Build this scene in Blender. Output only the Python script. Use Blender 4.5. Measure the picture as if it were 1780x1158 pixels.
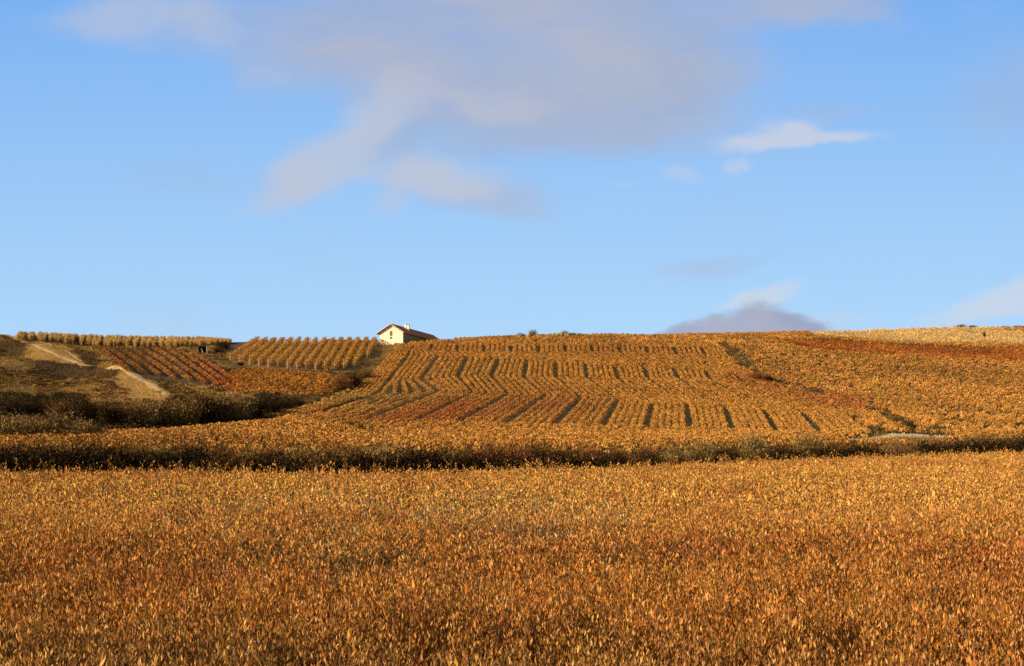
import bpy, math, random
import numpy as np

# ------------------------------------------------------------------ camera
F, U0, V0 = 2149.0, 890.0, 760.0          # focal length, centre column and eye-level line, in photo pixels (1780 wide)
sc = bpy.context.scene
for o in list(bpy.data.objects):
    bpy.data.objects.remove(o)
C = sc.collection
cam_d = bpy.data.cameras.new('camera'); cam = bpy.data.objects.new('camera', cam_d); C.objects.link(cam)
cam_d.sensor_width = 36.0; cam_d.lens = F / 1780.0 * 36.0
cam_d.shift_y = (V0 - 579.0) / 1780.0
cam_d.clip_start = 0.5; cam_d.clip_end = 6000.0
cam.location = (0, 0, 0); cam.rotation_euler = (math.radians(90), 0, 0)
sc.camera = cam

# ------------------------------------------------------------------ sun, exposure
SUN_SIDE, SUN_ELEV = math.radians(60.0), math.radians(18.5)     # from behind-left of the camera, low
S = (-math.sin(SUN_SIDE) * math.cos(SUN_ELEV), -math.cos(SUN_SIDE) * math.cos(SUN_ELEV), math.sin(SUN_ELEV))
sd = bpy.data.lights.new('sun', 'SUN'); sd.energy = 5.0; sd.angle = math.radians(0.5); sd.color = (1.0, 0.80, 0.56)
sun = bpy.data.objects.new('sun', sd); C.objects.link(sun)
from mathutils import Vector
sun.rotation_euler = Vector(S).to_track_quat('Z', 'Y').to_euler()
sc.view_settings.view_transform = 'Standard'; sc.view_settings.look = 'None'
EXPO = 0.62
sc.view_settings.exposure = EXPO; sc.view_settings.gamma = 1.0
sc.render.film_transparent = False
sc.cycles.max_bounces = 5; sc.cycles.diffuse_bounces = 3; sc.cycles.transmission_bounces = 3

# ------------------------------------------------------------------ world: sky and clouds
world = bpy.data.worlds.new('World'); sc.world = world; world.use_nodes = True
nt = world.node_tree; nt.nodes.clear(); L = nt.links
def N(t, **k):
    n = nt.nodes.new(t)
    for a, b in k.items(): setattr(n, a, b)
    return n
def setin(sock, v):
    if isinstance(v, bpy.types.NodeSocket): L.new(v, sock)
    else: sock.default_value = v
def M(op, a, b=0.0, c=0.0):
    n = N('ShaderNodeMath', operation=op); setin(n.inputs[0], a); setin(n.inputs[1], b)
    if op in ('MULTIPLY_ADD',): setin(n.inputs[2], c)
    return n.outputs[0]
def MR(x, a, b, c=0.0, d=1.0, t='SMOOTHSTEP'):
    n = N('ShaderNodeMapRange', interpolation_type=t); setin(n.inputs[0], x)
    n.inputs[1].default_value = a; n.inputs[2].default_value = b; n.inputs[3].default_value = c; n.inputs[4].default_value = d
    return n.outputs[0]
def MIX(f, a, b, blend='MIX'):
    n = N('ShaderNodeMix', data_type='RGBA', blend_type=blend); setin(n.inputs[0], f)
    setin(n.inputs[6], a if isinstance(a, bpy.types.NodeSocket) else (*a, 1)); setin(n.inputs[7], b if isinstance(b, bpy.types.NodeSocket) else (*b, 1))
    return n.outputs[2]
sky = N('ShaderNodeTexSky', sky_type='NISHITA'); sky.sun_disc = False
sky.sun_elevation = SUN_ELEV; sky.sun_rotation = math.pi + SUN_SIDE
sky.air_density = 1.0; sky.dust_density = 0.3; sky.ozone_density = 1.6; sky.altitude = 400
tc = N('ShaderNodeTexCoord'); sep = N('ShaderNodeSeparateXYZ'); L.new(tc.outputs['Generated'], sep.inputs[0])
dy = M('MAXIMUM', sep.outputs[1], 0.05)
ca = M('DIVIDE', sep.outputs[0], dy); cb = M('DIVIDE', sep.outputs[2], dy)     # tangent of azimuth and of height
pc = N('ShaderNodeCombineXYZ'); L.new(ca, pc.inputs[0]); L.new(cb, pc.inputs[1])
def noise(vec, scale, detail, rough=0.55, sx=1.0, sy=1.0):
    mp = N('ShaderNodeMapping'); L.new(vec, mp.inputs[0]); mp.inputs[3].default_value = (sx, sy, 1)
    n = N('ShaderNodeTexNoise'); L.new(mp.outputs[0], n.inputs['Vector']); n.inputs['Scale'].default_value = scale
    n.inputs['Detail'].default_value = detail; n.inputs['Roughness'].default_value = rough
    return n
warp = noise(pc.outputs[0], 5.5, 6, 0.55, 0.8, 1.5)
wv = N('ShaderNodeVectorMath', operation='SUBTRACT'); L.new(warp.outputs['Color'], wv.inputs[0]); wv.inputs[1].default_value = (.5, .5, .5)
wv2 = N('ShaderNodeVectorMath', operation='MULTIPLY_ADD'); L.new(wv.outputs[0], wv2.inputs[0]); wv2.inputs[1].default_value = (.10, .06, 0); L.new(pc.outputs[0], wv2.inputs[2])
P = wv2.outputs[0]
def blob(u, v, ru, rv, rot, dens, soft=.85):
    mp = N('ShaderNodeMapping', vector_type='TEXTURE'); L.new(P, mp.inputs[0])
    mp.inputs[1].default_value = ((u - U0) / F, (V0 - v) / F, 0); mp.inputs[2].default_value = (0, 0, math.radians(rot))
    mp.inputs[3].default_value = (ru / F, rv / F, 1)
    ln = N('ShaderNodeVectorMath', operation='LENGTH'); L.new(mp.outputs[0], ln.inputs[0])
    return M('MULTIPLY', MR(ln.outputs['Value'], 1.0, max(0.0, 1.0 - soft)), dens)
def total(lst):
    t = None
    for b in lst:
        o = blob(*b)
        t = o if t is None else M('SUBTRACT', M('ADD', t, o), M('MULTIPLY', t, o))
    return t
warp2 = noise(pc.outputs[0], 19.0, 5, 0.6, 0.8, 1.5)
fv = N('ShaderNodeVectorMath', operation='SUBTRACT'); L.new(warp2.outputs['Color'], fv.inputs[0]); fv.inputs[1].default_value = (.5, .5, .5)
fv2 = N('ShaderNodeVectorMath', operation='MULTIPLY_ADD'); L.new(fv.outputs[0], fv2.inputs[0]); fv2.inputs[1].default_value = (.035, .022, 0); L.new(P, fv2.inputs[2]); P = fv2.outputs[0]
grey = total([(960, -20, 600, 210, 0, 1.0), (850, 140, 400, 180, 5, 1.0), (1120, 130, 330, 180, -10, 1.0), (1000, 190, 300, 110, 0, .9), (1400, -10, 300, 75, 8, .8), (600, 50, 260, 150, 0, .8), (400, 40, 200, 90, 0, .5), (780, 330, 220, 60, -6, .5),
              (930, 240, 260, 70, 0, .6), (690, 230, 170, 70, 20, .7), (910, 345, 150, 55, -8, .5), (1760, 130, 170, 130, 20, .50), (1250, 463, 160, 30, 12, .42), (300, 320, 200, 60, 0, .34),
              (480, 130, 110, 80, 0, .42), (700, 120, 230, 110, 0, .7), (1450, 185, 120, 30, 0, .38)])
pale = total([(540, 298, 140, 70, 28, 1.0), (620, 240, 140, 70, 38, .95), (490, 330, 100, 50, 20, .7), (760, 300, 190, 55, -4, .9), (740, 310, 150, 44, -4, .9), (670, 350, 80, 36, 20, .6), (230, 25, 210, 80, 4, .72), (380, 50, 80, 80, 0, .5),
              (850, 195, 170, 50, 0, .5), (680, 180, 180, 80, 15, .5), (470, 125, 70, 50, 0, .5), (430, 370, 80, 24, 15, .4)])
bright = total([(1380, 222, 85, 42, 0, 1.0), (1335, 243, 160, 26, 3, 1.0), (1435, 232, 130, 20, 0, .9), (1272, 283, 42, 22, 25, .6), (1168, 295, 70, 20, 0, .52), (1075, 318, 40, 14, 0, .4)])
streak = total([(1710, 528, 220, 38, 21, 1.0), (1790, 505, 120, 40, 18, .9), (1338, 518, 95, 26, 8, 1.0), (1290, 530, 80, 22, 15, .9), (1450, 560, 120, 22, 0, .45)])
lowd = total([(1285, 574, 180, 38, 8, 1.0), (1345, 552, 85, 38, -8, 1.0), (1180, 584, 140, 26, 8, 1.0), (1400, 576, 120, 32, -10, 1.0)])
fine = noise(P, 12.0, 9, 0.62, 0.7, 1.5).outputs['Fac']
big = noise(P, 4.0, 5, 0.55).outputs['Fac']
mid = noise(P, 7.0, 8, 0.6, 0.8, 1.3).outputs['Fac']
def edge(x, k, a=.0, b=1.25):
    return MR(M('MULTIPLY_ADD', M('SUBTRACT', fine, .5), k, x), a, b)
front = MR(sep.outputs[1], 0.02, 0.25)
SKYK = 0.085
EXPK = 1.0 / (2 ** EXPO) / SKYK
def K(c): return tuple(x * EXPK for x in c)
elev = MR(cb, 0.05, 0.38, 0, 1, 'LINEAR')
hi = MR(cb, 0.45, 1.2)
clear = M('MULTIPLY', M('MULTIPLY', MR(sep.outputs[1], 0.02, 0.45), M('SUBTRACT', 1.0, hi)), 0.97)
skyc = MIX(clear, sky.outputs[0], MIX(elev, K((0.455, 0.71, 0.98)), K((0.180, 0.425, 0.89))))
c = skyc
gcol = MIX(MR(mid, .36, .64), K((0.385, 0.44, 0.60)), K((0.465, 0.48, 0.58)))
c = MIX(M('MULTIPLY', edge(grey, .8), .95), c, gcol)
c = MIX(M('MULTIPLY', edge(pale, .9), .82), c, K((0.545, 0.570, 0.665)))
c = MIX(M('MULTIPLY', edge(streak, .6, .0, 1.2), .85), c, K((0.60, 0.68, 0.80)))
c = MIX(M('MULTIPLY', edge(bright, .7, .0, 1.25), .9), c, K((0.60, 0.64, 0.76)))
c = MIX(M('MULTIPLY', edge(lowd, .9, .0, .95), .96), c, MIX(MR(mid, .4, .6), K((0.34, 0.385, 0.53)), K((0.41, 0.43, 0.55))))
c = MIX(front, skyc, c)
# below eye level the far ground is dark
bg = N('ShaderNodeBackground'); L.new(c, bg.inputs[0]); bg.inputs[1].default_value = SKYK
out = N('ShaderNodeOutputWorld'); L.new(bg.outputs[0], out.inputs[0])

# ------------------------------------------------------------------ helpers
rng = np.random.default_rng(7)
def mat(name, rough=0.9):
    m = bpy.data.materials.new(name); m.use_nodes = True
    b = m.node_tree.nodes['Principled BSDF']; b.inputs['Roughness'].default_value = rough
    b.inputs['Specular IOR Level'].default_value = 0.2
    return m, m.node_tree, b
def leaf_mat(name, trans=0.17):
    m = bpy.data.materials.new(name); m.use_nodes = True; t = m.node_tree; t.nodes.clear()
    a = t.nodes.new('ShaderNodeAttribute'); a.attribute_name = 'col'
    d = t.nodes.new('ShaderNodeBsdfDiffuse'); tr = t.nodes.new('ShaderNodeBsdfTranslucent'); mx = t.nodes.new('ShaderNodeMixShader')
    o = t.nodes.new('ShaderNodeOutputMaterial'); mx.inputs[0].default_value = trans
    t.links.new(a.outputs['Color'], d.inputs[0]); t.links.new(a.outputs['Color'], tr.inputs[0])
    t.links.new(d.outputs[0], mx.inputs[1]); t.links.new(tr.outputs[0], mx.inputs[2]); t.links.new(mx.outputs[0], o.inputs[0])
    return m
LEAF = leaf_mat('autumn_leaves'); TWIG = leaf_mat('dry_twigs', 0.1); GRASS = leaf_mat('dry_grass', 0.2)
def plain(name, col, rough=0.9, var=0.15, scale=6.0):
    m, t, b = mat(name, rough)
    n = t.nodes.new('ShaderNodeTexNoise'); n.inputs['Scale'].default_value = scale; n.inputs['Detail'].default_value = 6
    tcn = t.nodes.new('ShaderNodeTexCoord'); t.links.new(tcn.outputs['Object'], n.inputs['Vector'])
    r = t.nodes.new('ShaderNodeMapRange'); r.inputs[1].default_value = .3; r.inputs[2].default_value = .7
    r.inputs[3].default_value = 1 - var; r.inputs[4].default_value = 1 + var; t.links.new(n.outputs[0], r.inputs[0])
    v = t.nodes.new('ShaderNodeVectorMath'); v.operation = 'SCALE'; v.inputs[0].default_value = col; t.links.new(r.outputs[0], v.inputs['Scale'])
    t.links.new(v.outputs[0], b.inputs['Base Color'])
    return m
def tag(o, label=None, cat=None, group=None, kind=None):
    if label: o['label'] = label
    if cat: o['category'] = cat
    if group: o['group'] = group
    if kind: o['kind'] = kind
    return o
def quad_mesh(name, V, col):
    """V (n,4,3) corner positions, col (n,3) one colour per leaf"""
    n = len(V); me = bpy.data.meshes.new(name)
    me.vertices.add(4 * n); me.vertices.foreach_set('co', np.ascontiguousarray(V, np.float32).ravel())
    me.loops.add(4 * n); me.loops.foreach_set('vertex_index', np.arange(4 * n, dtype=np.int32))
    me.polygons.add(n); me.polygons.foreach_set('loop_start', np.arange(0, 4 * n, 4, dtype=np.int32))
    me.update(calc_edges=True)
    at = me.attributes.new('col', 'FLOAT_COLOR', 'FACE')
    c4 = np.ones((n, 4), np.float32); c4[:, :3] = np.clip(col, 0.002, 0.95); at.data.foreach_set('color', c4.ravel())
    return me
def link_mesh(me, name, material, parent=None):
    o = bpy.data.objects.new(name, me); C.objects.link(o)
    if material: me.materials.append(material)
    if parent: o.parent = parent
    return o
def unit(a): return a / np.maximum(np.linalg.norm(a, axis=1, keepdims=True), 1e-9)
def leaves(p, ax, w, l):
    """kites starting at p along ax (unit), width w, length l"""
    n = len(p); side = unit(np.cross(ax, rng.normal(size=(n, 3))))
    w = np.broadcast_to(w, (n,))[:, None]; l = np.broadcast_to(l, (n,))[:, None]
    V = np.empty((n, 4, 3)); V[:, 0] = p; V[:, 1] = p + ax * l * .45 + side * w * .5
    V[:, 2] = p + ax * l; V[:, 3] = p + ax * l * .45 - side * w * .5
    return V
def inpoly(u, v, poly):
    r = np.zeros(np.shape(u), bool); n = len(poly); j = n - 1
    for i in range(n):
        xi, yi = poly[i]; xj, yj = poly[j]
        with np.errstate(divide='ignore', invalid='ignore'):
            r ^= ((yi > v) != (yj > v)) & (u < (xj - xi) * (v - yi) / (yj - yi + 1e-12) + xi)
        j = i
    return r
def vnoise(x, y, s, seed=0):
    """smooth value noise, vectorised"""
    x = np.asarray(x) / s + seed * 17.13; y = np.asarray(y) / s + seed * 9.71
    xi = np.floor(x).astype(np.int64); yi = np.floor(y).astype(np.int64); fx = x - xi; fy = y - yi
    fx = fx * fx * (3 - 2 * fx); fy = fy * fy * (3 - 2 * fy)
    def h(a, b):
        k = (a * 374761393 + b * 668265263 + seed * 974711) & 0x7fffffff
        k = ((k ^ (k >> 13)) * 1274126177) & 0x7fffffff
        return ((k ^ (k >> 16)) & 0xffff) / 65535.0
    return (h(xi, yi) * (1 - fx) + h(xi + 1, yi) * fx) * (1 - fy) + (h(xi, yi + 1) * (1 - fx) + h(xi + 1, yi + 1) * fx) * fy
def fbm(x, y, s, seed=0):
    return (vnoise(x, y, s, seed) * .5 + vnoise(x, y, s / 2.1, seed + 1) * .3 + vnoise(x, y, s / 4.3, seed + 2) * .2)

# ------------------------------------------------------------------ terrain
def li(u, pts): return np.interp(u, [p[0] for p in pts], [p[1] for p in pts])
Yc_ = [(0, 88), (600, 88), (1000, 100), (1400, 130), (1780, 150)]
vc_ = [(0, 821), (300, 819), (600, 823), (800, 821), (1000, 816), (1200, 807), (1400, 799), (1600, 793), (1780, 787)]
vb_ = [(0, 772), (300, 776), (600, 782), (900, 779), (1100, 783), (1300, 770), (1500, 767), (1780, 760)]
CAN = 1.1
cols = {
    0:    [(150, 766), (164, 800), (190, 735), (215, 700), (250, 660), (280, 625), (305, 600), (318, 581)],
    150:  [(155, 757), (168, 793), (192, 735), (217, 700), (250, 660), (285, 626), (315, 603), (335, 592)],
    300:  [(165, 751), (178, 782), (198, 733), (220, 700), (250, 662), (285, 628), (318, 604), (340, 594)],
    450:  [(182, 736), (194, 754), (208, 722), (226, 696), (252, 664), (286, 635), (320, 606), (345, 594)],
    560:  [(215, 714), (225, 716), (238, 703), (250, 688), (266, 665), (290, 640), (322, 607), (345, 594)],
    640:  [(197, 756), (230, 719), (245, 704), (258, 691), (275, 669), (300, 640), (328, 606), (342, 595)],
    760:  [(197, 756), (228, 723), (243, 707), (256, 692), (272, 667), (290, 642), (326, 602), (348, 591)],
    900:  [(197, 756), (228, 723), (243, 707), (256, 692), (272, 667), (290, 642), (326, 602), (352, 585)],
    1100: [(197, 756), (228, 723), (243, 707), (256, 692), (272, 667), (290, 642), (326, 602), (352, 584)],
    1300: [(197, 756), (230, 723), (245, 707), (258, 691), (275, 667), (298, 642), (335, 603), (370, 581)],
    1500: [(195, 758), (228, 729), (250, 709), (270, 691), (295, 667), (322, 637), (365, 599), (410, 574)],
    1780: [(200, 753), (232, 729), (255, 709), (275, 691), (300, 667), (328, 637), (375, 596), (430, 567)],
}
cu = sorted(cols)
UG = np.arange(-400, 2201, 20.0); YG = np.arange(-60, 1601, 2.0)
T = np.zeros((len(UG), len(YG)))
for i, u in enumerate(UG):
    uu = min(max(u, 0), 1780)
    yc, vc, vb = li(uu, Yc_), li(uu, vc_), li(uu, vb_)
    zc = -yc * (vc - V0) / F - CAN
    zb = (V0 - vb) * (yc + 36) / F
    pts = [(-60, -3.9), (18, -3.9), (yc * .55, (-3.9 + zc) / 2 - .15), (yc - 4, zc), (yc + 3, zc - .1), (yc + 18, zc - 1.0), (yc + 26, zc - 1.0), (yc + 37, zb)]
    ks = []
    for k in range(8):
        Y = np.interp(uu, cu, [cols[q][k][0] for q in cu]); v = np.interp(uu, cu, [cols[q][k][1] for q in cu])
        ks.append((Y, (V0 - v) * Y / F))
    pts += ks; yl, zl = ks[-1]
    pts += [(yl + 12, zl - .1), (yl + 70, zl - 5), (yl + 400, zl - 25), (1700, zl - 60)]
    T[i] = np.interp(YG, [p[0] for p in pts], [p[1] for p in pts])
def smooth(A, sig, axis):
    r = int(sig * 3) + 1; k = np.exp(-.5 * (np.arange(-r, r + 1) / sig) ** 2); k /= k.sum()
    Ap = np.apply_along_axis(lambda a: np.convolve(np.pad(a, r, mode='edge'), k, 'valid'), axis, A); return Ap
T = smooth(smooth(T, 1.3, 1), 1.2, 0)
def H(x, y):
    x = np.asarray(x, float); y = np.asarray(y, float)
    u = U0 + F * x / np.maximum(y, 14.0)
    a = np.clip((u - UG[0]) / 20.0, 0, len(UG) - 1.001); b = np.clip((y - YG[0]) / 2.0, 0, len(YG) - 1.001)
    i = a.astype(int); j = b.astype(int); fa = a - i; fb = b - j
    z = (T[i, j] * (1 - fa) + T[i + 1, j] * fa) * (1 - fb) + (T[i, j + 1] * (1 - fa) + T[i + 1, j + 1] * fa) * fb
    w = np.clip((y - 150) / 60, 0, 1)
    z = z + (fbm(x, y, 22, 3) - .5) * 0.9 * w + (fbm(x, y, 6, 4) - .5) * .25
    # banks and hollows of the rough ground on the left
    for (uc, vc2, Yc2, ru, rY, h) in BUMPS:
        z = z + h * np.exp(-((u - uc) / ru) ** 2 - ((y - Yc2) / rY) ** 2)
    return z
BUMPS = [(60, 605, 296, 60, 14, 1.6), (100, 640, 262, 80, 9, -2.6), (215, 660, 262, 40, 10, 1.6), (20, 600, 290, 40, 8, -1.4),
         (1560, 758, 190, 70, 9, .9), (600, 665, 262, 30, 8, -1.0)]
def proj(x, y, z): return U0 + F * x / y, V0 - F * z / y
def hit(u, v, ymin=125.0, ymax=440.0):
    """first point of the ground seen in direction (u, v) beyond ymin"""
    Y = np.arange(ymin, ymax, 0.5); X = (u - U0) / F * Y
    vg = V0 - F * H(X, Y) / Y
    k = np.argmax(vg <= v)
    if vg[k] > v: k = int(np.argmin(vg))
    return float(X[k]), float(Y[k]), float(H(X[k], Y[k]))
def ymin_at(u): return float(np.interp(u, [0, 300, 450, 540, 600], [152, 168, 184, 200, 130]))

def rag(u, v, x, y, a=16.0):
    """region borders wander with the ground"""
    return u + (fbm(x, y, 7, 71) - .5) * a * 2, v + (fbm(x, y, 5, 73) - .5) * a * .7
# what grows where and which slopes are coloured sunlit or shaded (regions of the hill, outlined by bearing and height of the ground)
TR = {
 'z': [(690, 600), (680, 611), (676, 616), (624, 668), (600, 686), (490, 716)],
 'a': [(722, 600), (712, 611), (709, 616), (667, 670), (650, 682), (545, 718)],
 'b': [(754, 594), (746, 609), (761, 619), (732, 657), (766, 676), (640, 728)],
 'c': [(799, 595), (793, 609), (811, 622), (796, 653), (821, 679), (712, 737)],
 'd': [(842, 596), (840, 613), (867, 624), (854, 653), (883, 681), (780, 743)],
 'e': [(888, 598), (888, 612), (916, 626), (910, 655), (947, 684), (858, 750)],
 'f': [(936, 598), (936, 613), (966, 630), (966, 655), (1009, 687), (947, 756)],
 'g': [(982, 598), (982, 611), (1017, 632), (1020, 655), (1074, 692), (1037, 758)],
 'h': [(1029, 600), (1029, 611), (1068, 638), (1074, 657), (1133, 698), (1120, 760)],
 'i': [(1076, 600), (1077, 612), (1120, 640), (1126, 657), (1194, 702), (1201, 757)],
 'j': [(1123, 601), (1126, 614), (1170, 641), (1179, 657), (1260, 706), (1276, 755)],
 'k': [(1170, 602), (1176, 616), (1228, 646), (1233, 657), (1329, 712), (1353, 755)],
 'l': [(1218, 602), (1226, 618), (1275, 648), (1290, 662), (1394, 715), (1425, 752)],
 'm': [(1258, 606), (1272, 622), (1320, 655), (1350, 672), (1474, 716), (1510, 745)],
}
TK = list('zabcdefghijklm')
for k_, t_ in TR.items():      # the bases of the vines stand a little below the leaf tops one sees
    dv = [2, 3, 3, 4, 7, 0]; n_ = [(x_, y_ + d_) for (x_, y_), d_ in zip(t_, dv)]
    (xa, ya), (xb, yb) = t_[4], t_[5]; q_ = 13.0 / max(20.0, yb - ya); n_[5] = (xb + (xb - xa) * q_ * .8, yb + 13.0)
    TR[k_] = n_
ROWPOLY = TR['z'] + TR['m'][::-1]
LEFTHILL = [(-400, 560), (395, 560), (400, 640), (560, 648), (600, 640), (665, 595), (690, 592), (690, 598), (640, 662), (560, 700), (500, 722), (440, 741), (200, 752), (-400, 775)]
SUNLIT_GRASS = [[(56, 596), (84, 597), (115, 611), (152, 632), (146, 638), (100, 634), (44, 626), (56, 610)],
             [(188, 638), (218, 641), (264, 667), (306, 694), (275, 699), (225, 694), (205, 668)],
             [(85, 592), (110, 598), (150, 622), (140, 626), (112, 606)]]  # grass and ground coloured golden here to stand in for sunlit slopes
SHADED = [[(-60, 596), (50, 592), (46, 612), (30, 620), (-60, 622)], [(42, 624), (100, 632), (150, 637), (215, 643), (190, 656), (95, 660), (58, 646)],
        [(112, 598), (165, 618), (180, 640), (150, 634)], [(225, 648), (300, 652), (320, 668), (345, 690), (305, 694), (262, 668)],
        [(-60, 686), (150, 690), (165, 712), (260, 714), (300, 700), (390, 698), (450, 690), (530, 700), (520, 712), (440, 745), (330, 750), (200, 760), (-60, 745)],
        [(372, 592), (402, 592), (392, 612), (368, 618)]]  # slopes in shadow, painted as dark ground, grass and scrub
RUST = [[(48, 655), (140, 655), (140, 663), (48, 663)], [(100, 668), (210, 668), (250, 700), (240, 712), (160, 712)], [(380, 695), (470, 690), (480, 702), (390, 706)]]
ORANGE = [(402, 650), (425, 643), (470, 646), (560, 652), (592, 660), (575, 688), (520, 691), (420, 684), (372, 672)]
REDROWS = [(168, 604), (310, 602), (365, 622), (385, 640), (440, 672), (415, 680), (300, 664), (235, 654)]
TRELL = [(398, 628), (455, 588), (665, 588), (660, 600), (618, 648), (520, 642), (430, 640)]
GULLY = [[(1248, 598), (1262, 596), (1300, 622), (1322, 648), (1370, 668), (1360, 674), (1300, 660), (1278, 634)],
         [(1365, 670), (1440, 686), (1430, 692), (1370, 676)], [(1500, 712), (1545, 715), (1592, 742), (1604, 752), (1580, 754), (1560, 740), (1530, 724)],
         [(1590, 748), (1650, 748), (1650, 754), (1590, 756)], [(1472, 748), (1545, 742), (1545, 758), (1480, 762)], [(1652, 730), (1668, 734), (1672, 742), (1655, 738)]]
SAND = [(1462, 762), (1500, 763), (1530, 757), (1560, 753), (1600, 755), (1622, 758), (1650, 755), (1660, 762), (1640, 772), (1478, 774)]
REDBAND = [(1350, 592), (1440, 592), (1560, 600), (1680, 606), (1900, 606), (1900, 633), (1700, 627), (1560, 619), (1410, 611)]
PALEBAND = [(1400, 560), (1900, 556), (1900, 604), (1760, 599), (1700, 597), (1580, 597), (1480, 589), (1410, 584)]
HOUSEPOLY = [(655, 570), (775, 570), (775, 592), (735, 592), (706, 600), (655, 600)]
GOLD = np.array((.485, .232, .050)); ORG = np.array((.38, .155, .042)); RED = np.array((.34, .095, .030)); TAN = np.array((.37, .23, .07))
PALE = np.array((.60, .38, .12)); OLIVE = np.array((.25, .135, .028)); DRK = np.array((.055, .034, .013)); BRN = np.array((.34, .115, .022)); STRAW = np.array((.47, .265, .055))
def vine_colour(u, v, n):
    """autumn colour of vines standing at bearing u / height v"""
    c = np.tile(GOLD, (n, 1)); 
    def mixin(m, col): 
        nonlocal c
        m = np.clip(m, 0, 1)[:, None]; c = c * (1 - m) + col * m
    g = lambda uc, vc, ru, rv: np.exp(-((u - uc) / ru) ** 2 - ((v - vc) / rv) ** 2)
    mixin(1.1 * g(790, 712, 130, 20), ORG * .95); mixin(.8 * g(700, 729, 110, 9), RED); mixin(.7 * g(800, 715, 60, 14), RED); mixin(1.0 * g(950, 708, 120, 26), ORG)
    
    for q_ in ((1300, 660), (1350, 675), (1400, 687), (1450, 699), (1490, 708)): mixin(.62 * g(q_[0], q_[1], 42, 9), RED * 1.05)
    mixin(.6 * g(1300, 665, 60, 12), ORG); mixin(.6 * g(1080, 612, 120, 12), ORG)
    mixin(.55 * g(780, 606, 90, 14), ORG); mixin(.6 * g(630, 696, 120, 10), np.array((.26, .18, .06)));
    mixin(1.0 * inpoly(u, v, REDBAND), BRN); mixin(1.0 * inpoly(u, v, PALEBAND), PALE)
    mixin(.9 * ((u > 1745) & (v < 576)), BRN)
    mixin(.8 * g(280, 770, 500, 9), np.array((.34, .15, .035)))
    return c
def jitter(c, n, k=.22, hue=.055):
    b = np.exp(rng.normal(0, k, (n, 1))); return c * b * np.exp(rng.normal(0, hue, (n, 3)) * np.array((.4, 1, 1)))

# ground sheet
gy = np.concatenate([np.arange(-60, 10, 5.), np.arange(10, 90, 2.), np.arange(90, 440, 1.3), np.arange(442, 700, 8.), np.arange(700, 1600, 40.)])
gt = np.linspace(-1, 1, 341)
GX = gt[None, :] * (40 + .62 * np.maximum(gy, 0))[:, None]; GY = np.repeat(gy[:, None], len(gt), 1); GZ = H(GX, GY)
me = bpy.data.meshes.new('ground'); nr, nc = GX.shape
me.vertices.add(nr * nc); me.vertices.foreach_set('co', np.stack([GX, GY, GZ], -1).astype(np.float32).ravel())
ii = (np.arange(nr - 1)[:, None] * nc + np.arange(nc - 1)[None, :]).ravel()
q = np.stack([ii, ii + 1, ii + nc + 1, ii + nc], -1).astype(np.int32)
me.loops.add(q.size); me.loops.foreach_set('vertex_index', q.ravel()); me.polygons.add(len(q)); me.polygons.foreach_set('loop_start', np.arange(0, q.size, 4, dtype=np.int32))
me.polygons.foreach_set('use_smooth', np.ones(len(q), bool)); me.update(calc_edges=True)
gx, gyy, gz = GX.ravel(), GY.ravel(), GZ.ravel(); ys = np.maximum(gyy, 1); gu, gv = proj(gx, ys, gz)
far = gyy > 118
gc = np.tile(np.array((.075, .045, .02)), (len(gx), 1))
gc[far] = (.10, .058, .02)
lh = far & inpoly(gu, gv, LEFTHILL) & (gyy > 150); gc[lh] = (.20, .12, .03)
ru_, rv_ = rag(gu, gv, gx, gyy)
for p in SUNLIT_GRASS: gc[far & inpoly(ru_, rv_, p)] = (.34, .19, .045)
for p in SHADED: gc[far & inpoly(ru_, rv_, p)] = (.06, .034, .010)
for p in GULLY: gc[far & inpoly(ru_, rv_, p)] = (.13, .08, .022)
rp = far & inpoly(gu, gv, ROWPOLY); gc[rp] = (.12, .07, .014)
gc[far & inpoly(gu, gv, PALEBAND) & (gyy > 340)] = (.55, .36, .13)
gc[far & inpoly(gu, gv, REDBAND) & (gyy > 300)] = (.22, .08, .028)
gc[far & inpoly(gu, gv, REDROWS) & (gyy > 230)] = (.085, .05, .018)
gc[far & inpoly(gu, gv, TRELL) & (gyy > 250)] = (.24, .115, .028)
gc[far & inpoly(gu, gv, SAND) & (gyy > 160) & (gyy < 215)] = (.66, .50, .27)
at = me.attributes.new('col', 'FLOAT_COLOR', 'POINT'); c4 = np.ones((len(gx), 4), np.float32); c4[:, :3] = gc; at.data.foreach_set('color', c4.ravel())
gm, gt_, gb = mat('soil_and_turf', 1.0)
a = gt_.nodes.new('ShaderNodeAttribute'); a.attribute_name = 'col'
n1 = gt_.nodes.new('ShaderNodeTexNoise'); n1.inputs['Scale'].default_value = 1.3; n1.inputs['Detail'].default_value = 9
tcg = gt_.nodes.new('ShaderNodeTexCoord'); gt_.links.new(tcg.outputs['Object'], n1.inputs['Vector'])
mr = gt_.nodes.new('ShaderNodeMapRange'); mr.inputs[1].default_value = .3; mr.inputs[2].default_value = .7; mr.inputs[3].default_value = .55; mr.inputs[4].default_value = 1.4; gt_.links.new(n1.outputs[0], mr.inputs[0])
vm = gt_.nodes.new('ShaderNodeVectorMath'); vm.operation = 'SCALE'; gt_.links.new(a.outputs['Color'], vm.inputs[0]); gt_.links.new(mr.outputs[0], vm.inputs['Scale']); gt_.links.new(vm.outputs[0], gb.inputs['Base Color'])
bp = gt_.nodes.new('ShaderNodeBump'); bp.inputs['Distance'].default_value = .25; bp.inputs['Strength'].default_value = .8; gt_.links.new(n1.outputs[0], bp.inputs['Height']); gt_.links.new(bp.outputs[0], gb.inputs['Normal'])
ground = link_mesh(me, 'ground', gm); tag(ground, kind='structure', label='rolling soil and turf ground under the vineyards')

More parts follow.
